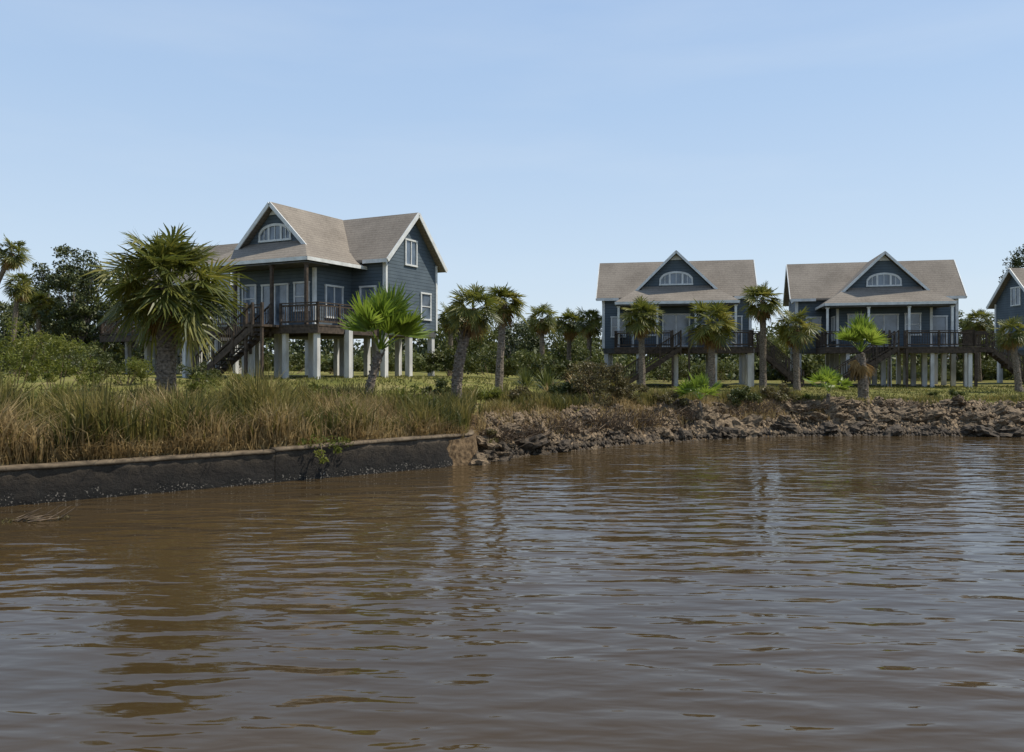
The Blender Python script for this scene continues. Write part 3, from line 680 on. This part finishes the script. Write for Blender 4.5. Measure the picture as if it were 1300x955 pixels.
def brush(px,t,Rc,ht,label,seed,n=70):
    rg=random.Random(seed)
    Y=26.0
    for _ in range(6): Y=float(shore(ax(px,Y)))+t
    x=ax(px,Y); root=empty('dry_brush',(x,Y,H(x,Y)-.03),0,label,'dry brush','tangles of dead twigs on the rocky bank'); m=MB()
    for i in range(n):
        a=rg.uniform(0,6.28); r=Rc*rg.random(); p=Vector((r*math.cos(a),r*math.sin(a)*.6,0)); d=Vector((rg.uniform(-1,1)*Rc*.6,rg.uniform(-1,.4)*Rc*.5,rg.uniform(.2,1)*ht))
        k=Vector((rg.uniform(-.15,.15),rg.uniform(-.15,.15),rg.uniform(-.05,.15)))*Rc
        m.tube([tuple(p),tuple(p+d*.5+k),tuple(p+d)],[.013,.010,.003],3)
    m.build('twigs',M['stem'],root)
for i,(px,t,rc,ht,lb) in enumerate([(630,1.0,.8,.5,'dead twig tangle at the foot of the wall end'),(665,1.2,.8,.5,'dead twig tangle at the left end of the rocky bank'),(715,1.3,1.0,.6,'dead twig tangle below the centre grass tuft'),(765,1.2,1.1,.8,'dead twig tangle under the tall brown green bush'),(815,1.4,1.0,.6,'dead twig tangle right of the tall brown green bush'),(868,1.5,.9,.5,'dead twig tangle left of the small bank palm'),(915,1.7,.9,.5,'dead twig tangle right of the small bank palm'),(960,1.8,1.0,.6,'dead twig tangle below the low brownish bush'),(1030,2.0,1.0,.4,'dead twig tangle below the low palm'),(1140,2.0,1.0,.35,'dead twig tangle on the far right part of the bank')]):
    brush(px,t,rc,ht,lb,40+i,170)

# ------------------------------------------------------------ grasses (uncountable)
def blades(name,X,Y,hmin,hmax,w,mat,seed,lean=.35,label=None,cat=None,patch=None,reed=False):
    rg=np.random.default_rng(seed)
    f=np.sin(X*1.1+Y*.5+seed)*np.sin(X*.43-Y*.9)+.5*np.sin(X*2.7+Y*1.9)
    if patch is not None:
        keep=rg.random(len(X))<np.clip(.62+patch*f,.06,1); X=X[keep];Y=Y[keep];f=f[keep]
    n=len(X); Z=hgt(X,Y)
    hh=rg.uniform(hmin,hmax,n)*np.clip(.84+.30*f,.40,1.25)
    if reed:
        t=Y-shore(X); hh=hh*(1-.38*sm(2.5,6.5,t))*(1-.32*sm(-6.0,-1.5,X))
    a=rg.uniform(0,2*np.pi,n); dx=np.cos(a);dy=np.sin(a); ln=rg.random(n)*lean*hh
    B=np.stack([X,Y,Z-.02],1); D=np.stack([dx,dy,np.zeros(n)],1); s=rg.uniform(0,np.pi*2,n); Sd=np.stack([np.cos(s),np.sin(s),np.zeros(n)],1)*(w*rg.uniform(.6,1.3,n))[:,None]/2
    up=np.array([0,0,1.])
    M1=B+D*(ln*.3)[:,None]+up*(hh*.6)[:,None]; T=B+D*ln[:,None]+up*(hh*(1-.25*(ln/(hh+1e-6))))[:,None]
    V=np.stack([B-Sd*.7,B+Sd*.7,M1-Sd,M1+Sd,T],1).reshape(-1,3); k=np.arange(n)*5
    F=np.concatenate([np.stack([k,k+1,k+3],1),np.stack([k,k+3,k+2],1),np.stack([k+2,k+3,k+4],1)])
    return tag(np_obj(name,V,F,M[mat]),label,cat,kind='stuff')
def region(n,x0,x1,t0,t1,seed,pw=1.3):
    rg=np.random.default_rng(seed); X=rg.uniform(x0,x1,n); t=t0+(t1-t0)*rg.random(n)**pw
    return X,shore(X)+t
X,Y=region(46000,-22,-1.2,.55,7.5,1); blades('reed_grass',X,Y,.65,1.75,.032,'reed',2,.6,'tall green reeds growing behind the concrete sea wall','reeds',patch=.6,reed=True)
X,Y=region(42000,-22,-1.2,.48,6.0,3,1.6); blades('dry_reed_grass',X,Y,.4,1.35,.026,'dryreed',5,.9,'dry tan reeds mixed in along the sea wall','dry reeds',patch=.65,reed=True)
X,Y=region(15000,-22,-1.25,.36,.7,13,1.); blades('overhanging_grass',X,Y,.2,.65,.02,'dryreed',14,1.6,'thatch of dry grass leaning over the sea wall cap','dry grass',patch=.5)
X,Y=region(26000,-1.0,12,2.5,6.5,5,1.2); blades('bank_grass',X,Y,.15,.6,.026,'reed',6,.6,'rough green and tan grass on top of the rocky bank','grass',patch=.5)
X,Y=region(14000,-1.0,12,1.0,3.4,7,1.); blades('dry_bank_grass',X,Y,.12,.45,.02,'dryreed',8,1.1,'dead tan grass among the bank rocks','dead grass',patch=.6)
X,Y=region(13000,10,32,2.2,4.5,9,1.); blades('lawn_edge_grass',X,Y,.08,.32,.03,'reed',10,.6,'short rough grass at the lawn edge above the rocks at right','grass',patch=.5)
X,Y=region(56000,-30,40,5,26,11,1.1); blades('lawn_grass',X,Y,.05,.17,.05,'lawnblade',12,.7,'short yellow green lawn around the cottages','lawn',patch=.3)

# ------------------------------------------------------------ rocks
RM=[]
for i in range(9):
    bm=bmesh.new(); bmesh.ops.create_icosphere(bm,subdivisions=3,radius=1)
    off=Vector((i*7.3,i*3.1,0))
    for v in bm.verts:
        c=v.co.normalized(); n1=noise.noise(c*1.1+off); n2=noise.noise(c*2.6+off); n3=noise.noise(c*6+off)
        cell=noise.cell(c*1.7+off)
        v.co=c*(1+.42*n1+.36*n2+.26*n3+.16*cell)
        v.co.z*=.68; v.co.x*=1.15
    me=bpy.data.meshes.new('rock'); bm.to_mesh(me); bm.free(); me.materials.append(M['rockdark'] if i>=6 else M['rock']); RM.append(me)
rr=random.Random(5)
cnt=0
while cnt<298:
    if cnt<12: x=rr.uniform(-.95,.1); t=rr.uniform(-.3,.4)
    else: x=rr.uniform(-.75,24); t=rr.uniform(-.15,2.5)
    y=float(shore(x))+t
    big=rr.random()
    s=rr.uniform(.12,.21) if big<.6 else rr.uniform(.21,.36)
    if x<6: s*=.85
    if big>.975: s=rr.uniform(.38,.48)
    k=rr.randrange(6) if t>.5 or rr.random()<.2 else 6+rr.randrange(3)
    o=bpy.data.objects.new('rock',RM[k]); link(o)
    o.location=(x,y,H(x,y)+s*.13); o.scale=(s*rr.uniform(.8,1.5),s*rr.uniform(.8,1.2),s*rr.uniform(.8,1.3)); o.rotation_euler=(rr.uniform(-.5,.5),rr.uniform(-.5,.5),rr.uniform(0,6.28))
    if k<6: tag(o,'brown pitted rock piled on the bank above the waterline','rock','brown rocks lining the bank')
    else: tag(o,'dark wet rock at the waterline of the rocky bank','rock','dark rocks at the waterline')
    cnt+=1
def rubble(n,x1,t0,t1,s0,s1,seed,mat,label):
    rg=np.random.default_rng(seed); X=rg.uniform(-.8,x1,n); T=rg.uniform(t0,t1,n); Y=shore(X)+T; Z=hgt(X,Y)
    tv=np.array([(1,0,-.5),(-.5,.87,-.5),(-.5,-.87,-.5),(0,0,.9),(.4,.5,.5),(-.6,0,.4)]) 
    sc=rg.uniform(s0,s1,n)[:,None,None]; jit=rg.uniform(.6,1.4,(n,6,3)); V=(tv[None]*sc*jit)
    ang=rg.uniform(0,6.28,n); c,s_=np.cos(ang)[:,None],np.sin(ang)[:,None]; vx=V[:,:,0]*c-V[:,:,1]*s_; vy=V[:,:,0]*s_+V[:,:,1]*c
    V=np.stack([vx+X[:,None],vy+Y[:,None],V[:,:,2]+Z[:,None]+.02],-1).reshape(-1,3)
    tf=np.array([(0,1,4),(1,3,4),(0,4,3),(1,5,3),(1,2,5),(2,3,5),(2,0,3),(0,2,1)]); F=(tf[None]+(np.arange(n)*6)[:,None,None]).reshape(-1,3)
    tag(np_obj('rubble',V,F,M[mat]),label,'rubble',kind='stuff')
rubble(6500,27,.2,2.7,.03,.13,21,'rock','loose brown broken stones filling between the bank rocks')
rubble(4500,27,-.25,.6,.03,.12,22,'rockdark','dark wet stones along the waterline of the bank')

# vine over the seawall and floating weed
root=empty('vine',(-4.4,17.95,.7),0,'bright green vine spilling over the middle of the sea wall','vine')
V,F=leafmesh(5,[(-.3,.1,.1),(0,.05,.15),(.3,.2,.12),(.55,.4,.1),(.1,-.15,-.1),(.2,-.2,-.25),(.45,.1,-.05)],[.2,.24,.22,.2,.14,.11,.12],70,.08); np_obj('foliage',V,F,M['shrub'],root)
m=MB(); m.tube([(0,.3,.1),(.1,0,.1),(.15,-.15,-.2)],[.015,.012,.006],5); m.build('stems',M['stem'],root)
root=empty('floating_branch',(ax(45,13.2),13.2,0),0,'bare twig with weeds floating by the sea wall at left','floating branch')
m=MB()
for i in range(14):
    a=random.uniform(-.5,.5); p=Vector((random.uniform(-.5,.5),random.uniform(-.2,.2),.01)); d=Vector((math.cos(a)*.4,math.sin(a)*.3,random.uniform(0,.28)))
    m.tube([tuple(p),tuple(p+d*.5),tuple(p+d)],[.012,.008,.003],4)
m.build('twigs',M['stem'],root)
V,F=leafmesh(9,[(0,0,.02),(.4,.1,.03),(-.4,-.1,.02)],[.2,.15,.18],40,.06,.15); np_obj('leaves',V,F,M['russet'],root)

# ------------------------------------------------------------ light, sky, camera
EL,AZ=58,84
world=bpy.data.worlds.new('World'); scene.world=world; world.use_nodes=True
nt=world.node_tree; bg=nt.nodes['Background']
sky=N(nt,'ShaderNodeTexSky',sky_type='NISHITA'); sky.sun_disc=False; sky.sun_elevation=R(EL); sky.sun_rotation=R(AZ); sky.air_density=1.0; sky.dust_density=.8; sky.ozone_density=1.0
tc=N(nt,'ShaderNodeTexCoord'); sp=N(nt,'ShaderNodeSeparateXYZ'); nt.links.new(tc.outputs['Generated'],sp.inputs[0])
gr=ramp(nt,[(0,(.70,.80,.90)),(.12,(.60,.74,.90)),(.3,(.46,.63,.87)),(.5,(.37,.54,.83)),(1,(.22,.36,.66))]); nt.links.new(sp.outputs['Z'],gr.inputs[0])
mp=N(nt,'ShaderNodeMapping'); mp.inputs['Scale'].default_value=(1.2,1.2,7); nt.links.new(tc.outputs['Generated'],mp.inputs[0])
cn=N(nt,'ShaderNodeTexNoise'); cn.inputs['Scale'].default_value=1.6; cn.inputs['Detail'].default_value=6; nt.links.new(mp.outputs[0],cn.inputs['Vector'])
cm=N(nt,'ShaderNodeMapRange'); cm.inputs[1].default_value=.5; cm.inputs[2].default_value=.8; cm.inputs[3].default_value=0; cm.inputs[4].default_value=.25; nt.links.new(cn.outputs['Fac'],cm.inputs[0])
wm=N(nt,'ShaderNodeMix',data_type='RGBA'); nt.links.new(cm.outputs[0],wm.inputs[0]); nt.links.new(gr.outputs[0],wm.inputs[6]); wm.inputs[7].default_value=(.75,.83,.92,1)
sc=N(nt,'ShaderNodeVectorMath',operation='SCALE'); sc.inputs['Scale'].default_value=1/.15; nt.links.new(wm.outputs[2],sc.inputs[0])
mx=N(nt,'ShaderNodeMix',data_type='RGBA'); mx.inputs[0].default_value=.85; nt.links.new(sky.outputs[0],mx.inputs[6]); nt.links.new(sc.outputs[0],mx.inputs[7])
nt.links.new(mx.outputs[2],bg.inputs['Color']); bg.inputs['Strength'].default_value=.15
sun=bpy.data.lights.new('sun','SUN'); sun.energy=5.0; sun.angle=R(.5); sun.color=(1,.94,.83)
so=bpy.data.objects.new('sun',sun); link(so)
Sd=Vector((math.sin(R(AZ))*math.cos(R(EL)),math.cos(R(AZ))*math.cos(R(EL)),math.sin(R(EL))))
so.rotation_euler=(-Sd).to_track_quat('-Z','Y').to_euler()
cam=bpy.data.cameras.new('camera'); co=bpy.data.objects.new('camera',cam); link(co)
cam.sensor_width=36; cam.lens=36*FPX/1300; cam.shift_y=-(477.5-HZ)/1300; cam.clip_end=6000; cam.clip_start=.1
co.location=(0,0,CH); co.rotation_euler=(R(90),0,0); scene.camera=co
scene.view_settings.view_transform='Standard'; scene.view_settings.look='None'; scene.view_settings.exposure=0
